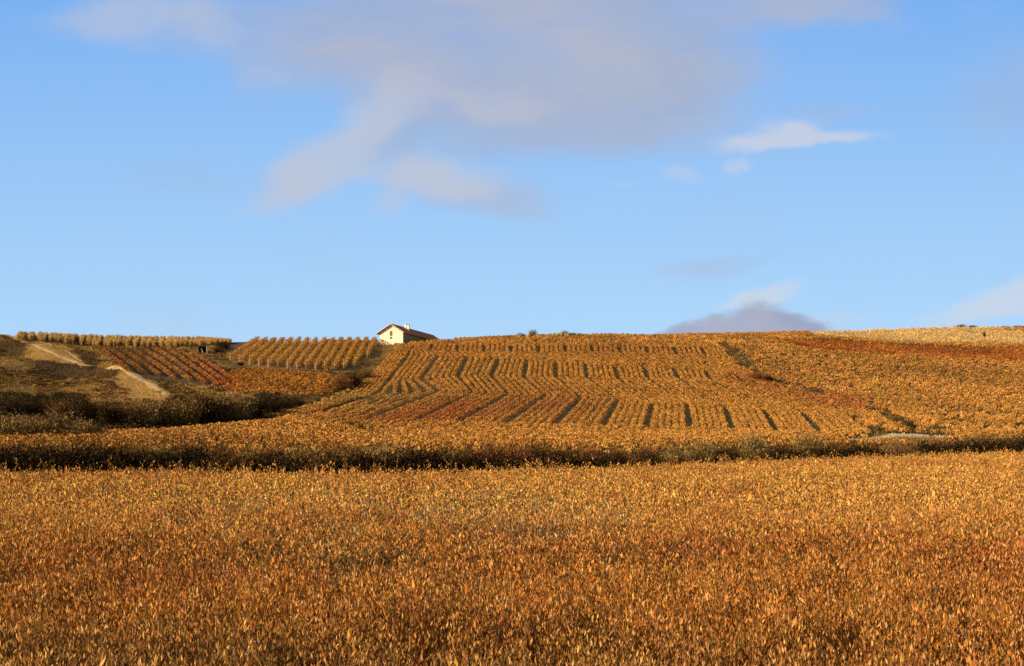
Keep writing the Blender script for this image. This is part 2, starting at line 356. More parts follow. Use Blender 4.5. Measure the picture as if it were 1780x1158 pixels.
# dirt tracks
DIRT = plain('pale_dirt', (.50, .31, .12), 1.0, .35, 1.2)
def ribbon(name, pts, width, label):
    P3 = [hit(u, v, 170) for u, v in pts]; Q = []
    for (a_, b_) in zip(P3[:-1], P3[1:]):
        n_ = max(2, int(math.dist(a_[:2], b_[:2]) / 1.5))
        for k in range(n_): Q.append((a_[0] + (b_[0] - a_[0]) * k / n_, a_[1] + (b_[1] - a_[1]) * k / n_))
    Q.append(P3[-1][:2]); Q = np.array(Q)
    for _ in range(6): Q[1:-1] = (Q[:-2] + Q[1:-1] * 2 + Q[2:]) / 4
    d = np.gradient(Q, axis=0); d = unit(d); nrm = np.stack([-d[:, 1], d[:, 0]], -1)
    vs = []; m_ = 7
    for i in range(len(Q)):
        wv_ = width * (1 + .25 * math.sin(i * .7) + .15 * math.sin(i * 1.9))
        for s in np.linspace(-.5, .5, m_):
            p = Q[i] + nrm[i] * s * wv_; vs.append((p[0], p[1], float(H(p[0], p[1])) + .10 - .10 * abs(s) * 2))
    fs = [(i * m_ + k, i * m_ + k + 1, (i + 1) * m_ + k + 1, (i + 1) * m_ + k) for i in range(len(Q) - 1) for k in range(m_ - 1)]
    mm = bpy.data.meshes.new(name); mm.from_pydata(vs, [], fs); mm.polygons.foreach_set('use_smooth', [True] * len(fs))
    return tag(link_mesh(mm, name, DIRT), label=label, kind='structure')
ribbon('path', [(14, 580), (35, 589), (62, 600), (92, 614), (122, 626), (150, 637)], 2.0, 'pale dirt track running down from the left end of the skyline')
ribbon('path', [(30, 590), (70, 594), (95, 600), (120, 613), (146, 629)], .8, 'thin second wheel track beside the pale dirt track')
ribbon('path', [(192, 638), (228, 650), (255, 664), (280, 679), (306, 694)], 1.9, 'lower stretch of pale dirt track between grass and shade-coloured grass')

# ------------------------------------------------------------------ bush clouds
def bushes(P, h, r, col, nl, ls, top=.75):
    """leafy bushes: P (n,3) base points, h height, r radius, col (n,3), nl leaves each, ls leaf size"""
    n = len(P); k = n * nl; idx = np.repeat(np.arange(n), nl)
    d = unit(rng.normal(size=(k, 3))); rad = rng.uniform(.55, 1, k) ** .6
    d[:, 2] = np.abs(d[:, 2]) * 1.0 - .25
    hh = np.broadcast_to(h, (n,))[idx]; rr = np.broadcast_to(r, (n,))[idx]
    off = d * rad[:, None] * np.stack([rr, rr, hh * .62], -1); off[:, 2] += hh * .40
    lsz = np.broadcast_to(ls, (n,))[idx] * rng.uniform(.7, 1.35, k)
    ax = unit(d * .7 + rng.normal(size=(k, 3)) * .7 + np.array((0, 0, .3)))
    V = leaves(P[idx] + off - ax * lsz[:, None] * .5, ax, lsz * .85, lsz * 1.15)
    return V, jitter(col[idx], k, .17, .035)
ORD = ['first', 'second', 'third', 'fourth', 'fifth', 'sixth', 'seventh', 'eighth', 'ninth', 'tenth', 'eleventh', 'twelfth', 'thirteenth', 'fourteenth', 'fifteenth',
       'sixteenth', 'seventeenth', 'eighteenth', 'nineteenth', 'twentieth']
TENS = {20: 'twenty', 30: 'thirty', 40: 'forty', 50: 'fifty'}
def ordn(i):
    """i from 0"""
    if i < 20: return ORD[i]
    t, r = divmod(i + 1, 10)
    if r == 0: return {3: 'thirtieth', 6: 'sixtieth', 4: 'fortieth', 5: 'fiftieth'}[t]
    return TENS[t * 10] + '-' + ORD[r - 1]

def polyline3(pts, ymin=130.0):
    P3 = np.array([hit(u, v, ymin) for u, v in pts]); return P3[:, :2]
def along(Q, step):
    seg = np.linalg.norm(np.diff(Q, axis=0), axis=1); s = np.concatenate([[0], np.cumsum(seg)]); t = np.arange(0, s[-1], step)
    return np.stack([np.interp(t, s, Q[:, 0]), np.interp(t, s, Q[:, 1])], -1)
def densify(pts, n=5):
    o = []
    for a_, b_ in zip(pts[:-1], pts[1:]):
        for k in range(n): o.append((a_[0] + (b_[0] - a_[0]) * k / n, a_[1] + (b_[1] - a_[1]) * k / n))
    return o + [pts[-1]]

# vine rows on the middle hillside
tk = ['the pale track edge', 'first dark strip', 'second dark strip', 'third dark strip', 'fourth dark strip', 'fifth dark strip', 'sixth dark strip', 'seventh dark strip',
      'eighth dark strip', 'ninth dark strip', 'tenth dark strip', 'eleventh dark strip', 'twelfth dark strip', 'last dark strip']
for bi in range(len(TK) - 1):
    A, B = TR[TK[bi]], TR[TK[bi + 1]]
    for ri in range(5):
        A2, B2 = densify(A, 6), densify(B, 6)
        # the strips pinch out on the terrace, in the fold and at the foot
        prof = np.interp(np.arange(31) / 6.0, [0, .35, .8, 1.0, 1.5, 2.0, 2.2, 2.85, 3.05, 3.5, 3.95, 4.15, 4.9, 5.0], [.1, .9, .9, .3, .1, .4, 1, 1, .55, .15, .3, 1.1, 1.1, .5])
        pts = []
        for k_, (a_, b_) in enumerate(zip(A2, B2)):
            f = .5 + (ri - 2) / (5.06 + .75 * prof[k_]); pts.append((a_[0] * (1 - f) + b_[0] * f, a_[1] * (1 - f) + b_[1] * f))
        Q = polyline3(pts)
        q = along(Q, .95); n = len(q)
        q = q + rng.normal(0, .07, (n, 2)); keep = rng.random(n) > .05; q = q[keep]; n = len(q)
        z = H(q[:, 0], q[:, 1]); u, v = proj(q[:, 0], q[:, 1], z); hm = ~inpoly(u, v, HOUSEPOLY); q, z, u, v = q[hm], z[hm], u[hm], v[hm]; n = len(q)
        P = np.stack([q[:, 0], q[:, 1], z], -1)
        V, c_ = bushes(P, rng.uniform(.75, 1.05, n), rng.uniform(.42, .54, n) * (1 + .16 * (v > 688)), jitter(vine_colour(u, v, n), n, .13, .04), 44, .21)
        o = link_mesh(quad_mesh('vine_row', V, c_), 'vine_row', LEAF)
        w = ('%s row of golden bush vines right of the %s on the hillside' % (ORD[ri], tk[bi])) if bi else ('%s row of golden bush vines right of the grassy edge below the house' % ORD[ri])
        tag(o, w, 'vine row', 'rows of bush vines on the middle hillside')

# red-orange rows on the left hill
RT = [(170, 605), (188, 606), (207, 606), (226, 606), (246, 606), (267, 606), (289, 607), (311, 610), (334, 616)]
RB = [(226, 650), (251, 653), (277, 656), (304, 660), (331, 664), (357, 669), (381, 673), (402, 676), (422, 675)]
for i in range(9):
    a_, b_ = RT[i], RB[i]; pts = [(a_[0] + (b_[0] - a_[0]) * t + 2.5 * math.sin(t * 3), a_[1] + (b_[1] - a_[1]) * t) for t in np.linspace(0, 1, 8)]
    q = along(polyline3(pts, 200), .8); n = len(q); q = q + rng.normal(0, .1, (n, 2)); z = H(q[:, 0], q[:, 1]); u, v = proj(q[:, 0], q[:, 1], z)
    col = np.array((.34, .150, .036)) * (1 - .25 * (u < 260))[:, None] + 0 * RED; m_ = np.clip((u - 330) / 60, 0, 1)[:, None] * .6; col = col * (1 - m_) + RED * 1.1 * m_
    V, c_ = bushes(np.stack([q[:, 0], q[:, 1], z], -1), rng.uniform(.8, 1.15, n), rng.uniform(.52, .66, n), jitter(col, n, .2), 42, .26)
    tag(link_mesh(quad_mesh('vine_row', V, c_), 'vine_row', LEAF), '%s from the left of the rusty vine rows slanting beside the dirt track' % ORD[i], 'vine row', 'rusty vine rows on the left hill')

# trellised rows left of the house
POSTM = plain('weathered_post', (.50, .38, .24), .8, .2, 3)
def post_mesh(h=1.9, w=.055):
    vs = []; fs = []
    for k, (zz, s) in enumerate([(-.4, 1.1), (h * .5, 1.0), (h - .04, .95), (h, .6)]):
        for a_ in range(6):
            t = a_ * math.pi / 3; vs.append((math.cos(t) * w * s, math.sin(t) * w * s, zz))
    for k in range(3):
        for a_ in range(6): fs.append((k * 6 + a_, k * 6 + (a_ + 1) % 6, (k + 1) * 6 + (a_ + 1) % 6, (k + 1) * 6 + a_))
    fs.append(tuple(range(18, 24))); m = bpy.data.meshes.new('post'); m.from_pydata(vs, [], fs); m.materials.append(POSTM); return m
PM = post_mesh(1.6, .07)
def trellis(Q2, label, group, col, h=1.6, wid=.34, posts=2):
    q = along(Q2, .22); n = len(q); hv = h * (1 + .12 * (vnoise(q[:, 0], q[:, 1], 1.6, 5) - .5))
    nl = 26; idx = np.repeat(np.arange(n), nl); k = n * nl
    t = rng.random(k) ** .75; z0 = H(q[:, 0], q[:, 1]); zz = z0[idx] + .12 + (hv[idx] - .12) * t
    gap = vnoise(q[idx, 0], q[idx, 1] + zz * .5, 1.3, 8); sp = wid * (.65 + .6 * gap) * (1 - .35 * np.abs(t - .6))
    p = np.stack([q[idx, 0] + rng.normal(0, 1, k) * sp, q[idx, 1] + rng.normal(0, 1, k) * sp, zz], -1)
    up = rng.random(k) < .14; p[up, 2] += rng.uniform(.1, .38, up.sum())
    ax = unit(rng.normal(size=(k, 3)) + np.array((0, 0, .3))); V = leaves(p, ax, .16, .22)
    o = link_mesh(quad_mesh('vine_row', V, jitter(np.tile(col, (k, 1)), k, .25)), 'vine_row', LEAF); tag(o, label, 'vine row', group)
    L_ = along(Q2, max(6.0, .01))
    ends = ([Q2[0]] + [p_ for p_ in L_[1:posts]]) if posts else []
    for e in ends:
        po = bpy.data.objects.new('post', PM); C.objects.link(po); po.parent = o; po.location = (e[0], e[1], float(H(e[0], e[1]))); po.rotation_euler = (rng.normal(0, .03), rng.normal(0, .03), 0)
    return o
bx = [200, 265, 330, 395, 460, 525, 590, 655, 720, 785, 850, 915, 980, 1050, 1140, 1240]
by = [300, 320, 330, 335, 345, 345, 355, 360, 360, 365, 362, 365, 362, 350, 285, 200]
for i in range(16):
    b_ = (350 + .2528 * bx[i], 551 + .2528 * by[i]); a_ = (350 + .2528 * (390 + 57.5 * i), 596.0)
    if i == 15: a_ = (669, 597)
    pts = [(b_[0] + (a_[0] - b_[0]) * t, b_[1] + (a_[1] - b_[1]) * t) for t in np.linspace(0, 1, 8)]
    trellis(polyline3(pts, 235), '%s from the left of the trellised tan vine rows beside the house' % ORD[i], 'trellised rows beside the house', np.array((.42, .215, .05)))
for i in range(58):
    u_ = 44 + i * 6.2 + rng.normal(0, 1.4); v_ = float(np.interp(u_, [48, 170, 300, 400], [594, 603, 605, 600]))
    a_ = hit(u_, v_, 270); y1 = 346.0
    a_ = ((u_ - U0) / F * (a_[1] + 4), a_[1] + rng.uniform(-1, 3), 0)
    if a_[1] > 338: a_ = ((u_ - U0) / F * 326, 326.0, 0)
    Q2 = np.array([(a_[0], a_[1]), ((u_ + 2 - U0) / F * y1, y1)])
    trellis(Q2, '%s from the left of the straw coloured vine rows along the left skyline' % ordn(i), 'vine rows along the left skyline', np.array((.54, .33, .10)) * rng.uniform(.75, 1.1), (1.5 if 8 < i < 48 else (1.1 + i * .05 if i <= 8 else 1.5 - (i - 47) * .06)) * rng.uniform(.92, 1.1), .24 * rng.uniform(.8, 1.2), 1 if i % 6 == 2 else 0)

# ------------------------------------------------------------------ masses of vines (nobody could count them)
gx_ = np.arange(-260, 300, 1.22); gy_ = np.arange(120, 436, 1.22); XX, YY = np.meshgrid(gx_, gy_)
IC = np.add.outer(np.arange(len(gy_)), np.arange(len(gx_))).ravel() % 2
XX = XX.ravel(); YY = YY.ravel(); XX = XX + rng.uniform(-.42, .42, len(XX)) + YY * .0; YY = YY + rng.uniform(-.42, .42, len(YY))
uu = U0 + F * XX / YY; ok = (uu > -240) & (uu < 2020); XX, YY, uu, IC = XX[ok], YY[ok], uu[ok], IC[ok]
ZZ = H(XX, YY); uu, vv = proj(XX, YY, ZZ)
bankY = np.interp(uu, [p[0] for p in Yc_], [p[1] for p in Yc_]) + 35
crestY = np.interp(uu, cu, [cols[q][7][0] for q in cu])
k1Y = np.interp(uu, cu, [cols[q][0][0] for q in cu])
left = inpoly(uu, vv, LEFTHILL) & (YY > np.where(uu < 560, k1Y + 3, 232))
inrow = inpoly(uu, vv, ROWPOLY)
ur, vr = rag(uu, vv, XX, YY)
g_ = np.zeros(len(XX), bool)
for p in GULLY: g_ |= inpoly(ur, vr, p)
sand = inpoly(uu, vv, SAND)
okv = (YY > bankY) & (YY < crestY + 8) & ~left & ~inrow & ~g_ & ~(sand & (YY < 215)) & ~inpoly(uu, vv, HOUSEPOLY)
okv &= ~((uu > 640) & (uu < 790) & (YY > 325) & (vv < 594))
okv &= ~((uu < 560) & (YY > k1Y + 3))
pale_m = inpoly(uu, vv, PALEBAND); okv &= ~(pale_m & (rng.random(len(XX)) < .45))
sparse = (uu > 1270 + (vv - 600) * 1.3 + 30 * (fbm(XX, YY, 9, 23) - .5)) & (vv < 712) & (vv > 590) & ~pale_m & ~inpoly(uu, vv, REDBAND); okv &= ~(sparse & ((IC == 1) | (fbm(XX, YY, 1.3, 21) < .24)))
# rows of the field at the right edge run downhill to the right
rowp = np.modf((XX * .93 + YY * .37) / 2.0 + 100)[0]; okv &= ~((uu > 1610) & (vv > 708) & (vv < 752) & (rowp < .36))
def mass(name, m, hh, rr, nl, ls, label, cat, colf=None, material=None, k=.16):
    X, Y, Z, u, v = XX[m], YY[m], ZZ[m], uu[m], vv[m]; n = len(X)
    col = vine_colour(u, v, n) if colf is None else colf(u, v, n)
    patch = np.exp((fbm(X, Y, 9, 31) - .5) * .9)[:, None]
    V, c_ = bushes(np.stack([X, Y, Z], -1), hh * rng.uniform(.75, 1.2, n), rr * rng.uniform(.8, 1.15, n), jitter(col * patch, n, k), nl, ls)
    return tag(link_mesh(quad_mesh(name, V, c_), name, material or LEAF), label, cat, kind='stuff')
nearm = okv & (YY < 235); farm = okv & (YY >= 235)
both = okv
mass('vineyard', nearm, .95, .55, 40, .23, 'golden vines filling the lower field and valley floor behind the hedge', 'vines')
mass('vineyard', farm & sparse, 1.15, .80, 50, .25, 'separate golden bush vines speckling the right hillside', 'vines')
mass('vineyard', farm & ~sparse & ~pale_m & ~inpoly(uu, vv, REDBAND), .95, .54, 32, .24, 'golden vines closing over the top and the fold of the hillside', 'vines')
mass('vineyard', farm & inpoly(uu, vv, REDBAND) & ~pale_m, .6, .62, 22, .28, 'red brown band of vines below the pale strip at right', 'vines')
mass('vineyard', farm & pale_m, .6, .5, 16, .26, 'pale straw vines on the skyline strip at right', 'vines', k=.1)
org = left & inpoly(uu, vv, ORANGE)
mass('vineyard', org, .95, .58, 30, .26, 'orange vines in the small hollow left of the middle hillside', 'vines', lambda u, v, n: np.tile(np.array((.42, .175, .03)), (n, 1)) * (1 - .8 * np.clip((440 - u) / 50, 0, 1))[:, None] + np.array((.40, .115, .03)) * (.8 * np.clip((440 - u) / 50, 0, 1))[:, None])
# rough grass and scrub on the left hill
notveg = inpoly(uu, vv, REDROWS) | inpoly(uu, vv, TRELL) | org
def tufts(X, Y, col, h, name, label, nb=5, material=GRASS, w=.10, lean=.35):
    n = len(X); k = n * nb; idx = np.repeat(np.arange(n), nb); r = .45
    px = X[idx] + rng.normal(0, r, k); py = Y[idx] + rng.normal(0, r, k)
    p = np.stack([px, py, H(px, py) - .03], -1); ax = unit(np.stack([rng.normal(0, lean, k), rng.normal(0, lean, k), np.ones(k)], -1))
    V = leaves(p, ax, w * rng.uniform(.6, 1.4, k), np.broadcast_to(h, (n,))[idx] * rng.uniform(.5, 1.3, k))
    return tag(link_mesh(quad_mesh(name, V, jitter(col[idx], k, .25)), name, material), label, 'grass', kind='stuff')
dk = np.zeros(len(XX), bool); 
for p in SHADED: dk |= inpoly(ur, vr, p)
dk &= (fbm(XX, YY, 3.0, 75) > .30)
gg = np.zeros(len(XX), bool)
for p in SUNLIT_GRASS: gg |= inpoly(ur, vr, p)
ru = np.zeros(len(XX), bool)
for p in RUST: ru |= inpoly(ur, vr, p)
def nearline(u, v, pts, d):
    r_ = np.zeros(len(u), bool)
    for (x0, y0), (x1, y1) in zip(pts[:-1], pts[1:]):
        t = np.clip(((u - x0) * (x1 - x0) + (v - y0) * (y1 - y0)) / ((x1 - x0) ** 2 + (y1 - y0) ** 2), 0, 1)
        r_ |= np.hypot(u - x0 - t * (x1 - x0), (v - y0 - t * (y1 - y0)) * 2.2) < d
    return r_
TRK1 = [(14, 580), (35, 589), (62, 600), (92, 614), (122, 626), (150, 637)]; TRK2 = [(192, 638), (228, 650), (255, 664), (280, 679), (306, 694)]
onroad = nearline(uu, vv, TRK1, 5.5) | nearline(uu, vv, TRK2, 5.5); left = left & ~onroad
gm_ = left & ~notveg & ~dk; n = gm_.sum()
col = np.tile(OLIVE, (n, 1)); col = col * np.exp((fbm(XX[gm_], YY[gm_], 14, 41) - .5) * 1.8)[:, None]
col[gg[gm_]] = STRAW * np.exp((fbm(XX[gm_], YY[gm_], 3, 48) - .5) * 1.2)[gg[gm_]][:, None]; col[ru[gm_]] = np.array((.40, .18, .045))
lt = (fbm(XX[gm_], YY[gm_], 5, 47) > .60) & ~gg[gm_]; col[lt] = col[lt] * .45
hgt = np.where(gg[gm_], .22, .42) * (1 + .5 * (fbm(XX[gm_], YY[gm_], 5, 43) - .5))
tufts(XX[gm_], YY[gm_], col, hgt, 'grass', 'olive rough grass on the left hill, straw-coloured for sunlit slopes', 14)
dk2 = np.zeros(len(XX), bool)
for p in SHADED[:4] + SHADED[5:]: dk2 |= inpoly(ur, vr, p)
sl_ = left & dk2 & ~notveg; n = sl_.sum()
c2_ = np.tile(np.array((.10, .052, .012)), (n, 1)) * np.exp((fbm(XX[sl_], YY[sl_], 5, 49) - .5) * 1.6)[:, None]
tufts(XX[sl_], YY[sl_], c2_, .40 * (.6 + .9 * fbm(XX[sl_], YY[sl_], 3, 50)), 'grass', 'coarse grass beside the dirt track, coloured dark brown for shaded slopes', 16)
dk &= ~dk2
dm = left & dk & ~notveg; n = dm.sum()
V, c_ = bushes(np.stack([XX[dm], YY[dm], ZZ[dm]], -1), rng.uniform(.5, 1.1, n) * (1 + .8 * (fbm(XX[dm], YY[dm], 6, 45) - .5)), rng.uniform(.6, .85, n), jitter(np.tile(DRK, (n, 1)), n, .25), 40, .24)  # dark scrub colour stands in for the deep shade of the ravine
tag(link_mesh(quad_mesh('scrub', V, c_), 'scrub', TWIG), 'low scrub in the folds of the left hill, coloured dark for shade', 'scrub', kind='stuff')
sm2 = left & ~notveg & ~dk & ~gg & ((fbm(XX, YY, 4.0, 81) + .25 * np.clip((vv - 640) / 80, -1, 1)) > .60) & (rng.random(len(XX)) < .75); n = sm2.sum()
cc2 = np.where((fbm(XX[sm2], YY[sm2], 6, 83) > .5)[:, None], np.array((.075, .042, .015)), np.array((.20, .11, .03)))
V, c_ = bushes(np.stack([XX[sm2], YY[sm2], ZZ[sm2]], -1), rng.uniform(.3, .85, n), rng.uniform(.5, .8, n), jitter(cc2, n, .3), 34, .2)
tag(link_mesh(quad_mesh('undergrowth', V, c_), 'undergrowth', TWIG), 'mixed brown low bushes scattered over the left hill', 'undergrowth', kind='stuff')
sgm = g_ & ~left & (YY > bankY) & (YY < 400); n = sgm.sum()
V, c_ = bushes(np.stack([XX[sgm], YY[sgm], ZZ[sgm]], -1), rng.uniform(.3, .8, n), rng.uniform(.5, .7, n), jitter(np.where((vv[sgm] < 680)[:, None], np.array((.17, .10, .03)), np.array((.12, .08, .026))), n, .35), 30, .2)
tag(link_mesh(quad_mesh('undergrowth', V, c_), 'undergrowth', TWIG), 'olive undergrowth along the gully between middle and right hillsides', 'undergrowth', kind='stuff')
# turf in the strips between blocks of rows, and on the banks behind the near field
n = 9000; tX = []; tY = []
sm = inrow & (rng.random(len(XX)) < .8); n = sm.sum()
tufts(XX[sm], YY[sm], jitter(np.tile(np.array((.14, .088, .014)), (n, 1)), n, .3), .16, 'grass', 'dark green grass between the vine rows of the middle hillside', 8)
sq = sand & (YY < 215) & (YY > bankY); sq &= rng.random(len(XX)) < .7; n = sq.sum()
tufts(XX[sq], YY[sq], jitter(np.tile(np.array((.58, .42, .20)), (n, 1)), n, .3), .3, 'grass', 'pale dry grass on the sandy bank at lower right', 9)
bxx = rng.uniform(-.5, .5, 26000); byy = rng.uniform(0, 1, 26000)
uu2 = 890 + bxx * 2100; yc2 = li(uu2, Yc_); Yb2 = yc2 + 4 + byy * 36; Xb2 = (uu2 - U0) / F * Yb2
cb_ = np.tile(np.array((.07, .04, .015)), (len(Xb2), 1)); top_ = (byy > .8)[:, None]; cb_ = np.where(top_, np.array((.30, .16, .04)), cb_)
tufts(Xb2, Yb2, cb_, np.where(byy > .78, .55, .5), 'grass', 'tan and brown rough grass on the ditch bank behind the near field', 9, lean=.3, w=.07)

# ------------------------------------------------------------------ shrubs
def shrub_meshes(seed, n=3600, dome=1.0):
    """unit shrub: 1 m high, about 1 m wide: stems and a cloud of fine twigs with small leaves"""
    r = np.random.default_rng(seed); st = []; lf = []
    ns = 22
    tips = []
    for i in range(ns):
        a_ = r.uniform(0, 2 * math.pi); lean = r.uniform(.05, .55); h = r.uniform(.6, 1.0) * (1 - .35 * lean)
        base = np.array((math.cos(a_) * .06, math.sin(a_) * .06, -.05)); tip = np.array((math.cos(a_) * lean, math.sin(a_) * lean, h))
        mid = (base + tip) / 2 + np.array((0, 0, .08)) + r.normal(0, .03, 3); st.append((base, mid)); st.append((mid, tip)); tips.append((base, mid, tip))
    P = []; A = []; Lh = []
    for i in range(n):
        b_, m_, t_ = tips[r.integers(ns)]; s = r.random() ** .5
        c_ = (b_ * (1 - s) ** 2 + 2 * m_ * s * (1 - s) + t_ * s * s)
        d = (t_ - b_); d = d / np.linalg.norm(d); off = r.normal(0, .11, 3) * (0.5 + s)
        P.append(c_ + off); A.append(d * .8 + r.normal(0, .55, 3) + np.array((0, 0, .35))); Lh.append(r.uniform(.045, .14))
    P = np.array(P); P[:, 2] = np.maximum(P[:, 2], .01); A = unit(np.array(A)); Lh = np.array(Lh)
    return st, P, A, Lh
def stems_mesh(st):
    vs = []; fs = []
    for a_, b_ in st:
        d = (b_ - a_); d = d / np.linalg.norm(d); s = np.cross(d, (0.3, 1, .2)); s /= np.linalg.norm(s); t = np.cross(d, s); k = len(vs)
        for p, w in ((a_, .012), (b_, .006)):
            for q in (s, (-.5 * s + .87 * t), (-.5 * s - .87 * t)): vs.append(tuple(p + q * w))
        fs += [(k, k + 1, k + 4, k + 3), (k + 1, k + 2, k + 5, k + 4), (k + 2, k, k + 3, k + 5)]
    m = bpy.data.meshes.new('stem'); m.from_pydata(vs, [], fs); m.materials.append(STEM); return m
STEM = plain('bark', (.07, .05, .03), .9, .3, 8)
VARI = [shrub_meshes(100 + i) for i in range(4)]
STM = [stems_mesh(v_[0]) for v_ in VARI]
_cache = {}
def foliage_mesh(vi, colname, col, mixc=None, frac=0.0, slim=1.0):
    key = (vi, colname)
    if key not in _cache:
        st, P, A, Lh = VARI[vi]; n = len(P); c_ = np.tile(col, (n, 1))
        if mixc is not None: m = rng.random(n) < frac; c_[m] = mixc
        V = leaves(P, A, Lh * .24 * slim, Lh); me_ = quad_mesh('foliage', V, jitter(c_, n, .3)); me_.materials.append(TWIG); _cache[key] = me_
    return _cache[key]
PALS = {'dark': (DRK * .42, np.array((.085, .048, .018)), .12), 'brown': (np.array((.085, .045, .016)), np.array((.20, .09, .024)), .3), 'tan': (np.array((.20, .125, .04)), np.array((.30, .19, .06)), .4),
        'rust': (np.array((.17, .07, .025)), np.array((.28, .12, .035)), .4), 'olive': (np.array((.125, .070, .022)), np.array((.24, .14, .04)), .3), 'grey': (np.array((.20, .17, .11)), np.array((.33, .28, .18)), .4)}
def shrub(x, y, h, w, pal, label, group=None, sink=.1, cat='shrub'):
    vi = int(rng.integers(4)); root = bpy.data.objects.new('shrub', None); C.objects.link(root)
    root.location = (x, y, float(H(x, y)) - sink); root.rotation_euler = (0, 0, rng.uniform(0, 6.28)); root.scale = (w, w, h); root.empty_display_size = .3
    tag(root, label, cat, group)
    f = bpy.data.objects.new('foliage', foliage_mesh(vi, pal, *PALS[pal])); C.objects.link(f); f.parent = root
    s = bpy.data.objects.new('stem', STM[vi]); C.objects.link(s); s.parent = root
    return root
# hedge of dark shrubs along the ditch behind the near field
us = []; u_ = -70.0
while u_ < 1860: us.append(u_); u_ += rng.uniform(40, 54)
names = {'dark': 'shade-coloured dark brown', 'brown': 'brown', 'tan': 'tan', 'olive': 'olive', 'rust': 'rusty'}
for i, u_ in enumerate(us[:49]):
    yc = li(u_, Yc_); Y = yc + rng.uniform(27, 32); vt = li(u_, [(0, 771), (130, 776), (330, 774), (600, 780), (700, 783), (900, 776), (1060, 783), (1150, 786), (1260, 768), (1400, 765), (1450, 766), (1490, 774), (1620, 773), (1660, 761), (1780, 753)]) + rng.uniform(-5, 9)
    x = (u_ - U0) / F * Y; zt = (V0 - vt) / F * Y; h = max(1.8, zt - float(H(x, Y))) * 1.06
    pal = str(rng.choice(['brown', 'olive', 'tan', 'brown', 'rust']))
    if 820 < u_ < 900 or 980 < u_ < 1060: pal = 'rust'
    if u_ > 1130: pal = str(rng.choice(['olive', 'tan', 'brown']))
    o = shrub(x, Y, h, h * rng.uniform(1.05, 1.35), pal, '%s from the left in the hedge of shrubs behind the near field, %s' % (ordn(i), names[pal]), 'hedge shrubs along the ditch', .1)
# second, nearer line: its dark colour stands in for the hedge's shaded foot
for i, u_ in enumerate(np.arange(-60, 1860, 40.0)[:48]):
    u_ = u_ + rng.uniform(-9, 9); yc = li(u_, Yc_); Y = yc + rng.uniform(21, 24); x = (u_ - U0) / F * Y
    zt = (V0 - li(u_, [(0, 785), (400, 786), (600, 791), (1000, 793), (1140, 800), (1400, 782), (1780, 769)]) + rng.uniform(-7, 7)) / F * Y; h = max(1.2, zt - float(H(x, Y)))
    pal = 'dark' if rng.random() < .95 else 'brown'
    shrub(x, Y, h, h * rng.uniform(1.2, 1.6), pal, '%s from the left of the low %s brambles at the foot of the hedge' % (ordn(i), names[pal]), 'brambles at the hedge foot', .1, 'bramble')
# shrubs in the hollow on the left, dark ones coloured for its deep shade
def put(u, v, hpx, wk, pal, label, group=None, ymin=None, cat='shrub'):
    x, y, z = hit(u, v, ymin or ymin_at(u)); h = hpx / F * y; return shrub(x, y, h, h * wk, pal, label, group, .05, cat)
for i, (u_, v_, hp, wk, pal) in enumerate([(8, 756, 32, 1.6, 'tan'), (48, 757, 33, 1.5, 'tan'), (92, 757, 36, 1.5, 'olive'), (128, 757, 27, 1.6, 'tan'), (160, 757, 18, 1.9, 'olive')]):
    x = (u_ - U0) / F * 140; y = 140.0; z = float(H(x, y)); top = V0 - (v_ - hp); h = top / F * y - z
    shrub(x, y, h, max(h, hp / F * y) * wk, pal, '%s from the left of the pale feathery bushes before the dark hollow' % ORD[i], 'pale bushes before the hollow')
dsp = [(20, 730, 30, 'dark'), (60, 728, 28, 'dark'), (105, 730, 30, 'brown'), (150, 735, 34, 'dark'), (190, 740, 34, 'dark'), (225, 742, 38, 'brown'), (255, 742, 42, 'tan'), (290, 742, 44, 'olive'), (325, 742, 50, 'olive'),
       (355, 738, 44, 'dark'), (385, 735, 44, 'olive'), (415, 733, 40, 'tan'), (445, 728, 34, 'dark'), (470, 722, 26, 'dark'), (495, 715, 18, 'dark'), (345, 705, 20, 'olive'), (305, 708, 24, 'olive'), (520, 708, 12, 'dark')]
for i, (u_, v_, hp, pal) in enumerate(dsp):
    put(u_, v_, hp, 1.35, pal, '%s from the left of the shrubs in the dark hollow, %s' % (ORD[i], names[pal]), 'shrubs in the dark hollow', ymin_at(u_) + 4)
put(598, 680, 24, 1.5, 'rust', 'rusty shrub at the left foot of the middle hillside', ymin=235); put(616, 674, 22, 1.4, 'dark', 'dark shrub right of the rusty one at the hillside foot', ymin=235)
put(632, 660, 16, 1.6, 'olive', 'small olive shrub on the bank below the house', ymin=240)
put(1316, 663, 15, 1.9, 'rust', 'rust brown shrub in the gully between the hillsides', ymin=240); put(1336, 666, 12, 1.5, 'dark', 'small dark shrub beside the rust brown one in the gully', ymin=240)
put(1284, 638, 9, 2, 'olive', 'low olive shrub high in the gully', ymin=260); put(1560, 738, 14, 2.0, 'olive', 'olive shrub halfway down the lower gully', ymin=180); put(1584, 748, 11, 2.0, 'dark', 'dark shrub at the bottom of the lower gully', ymin=180)
put(1484, 732, 12, 1.6, 'olive', 'small olive shrub alone among the golden vines left of the lower gully', ymin=180); put(418, 636, 6, 2.2, 'dark', 'small dark bush at the lower left corner of the trellised rows', ymin=240)
put(1711, 587, 9, .5, 'dark', 'thin dark upright bush in the pale strip at right', ymin=300); put(388, 608, 12, 2.0, 'dark', 'dark bush in the notch of the left skyline', ymin=270)
put(378, 612, 9, 1.8, 'brown', 'low brown bush beside the small dark shelter', ymin=270)

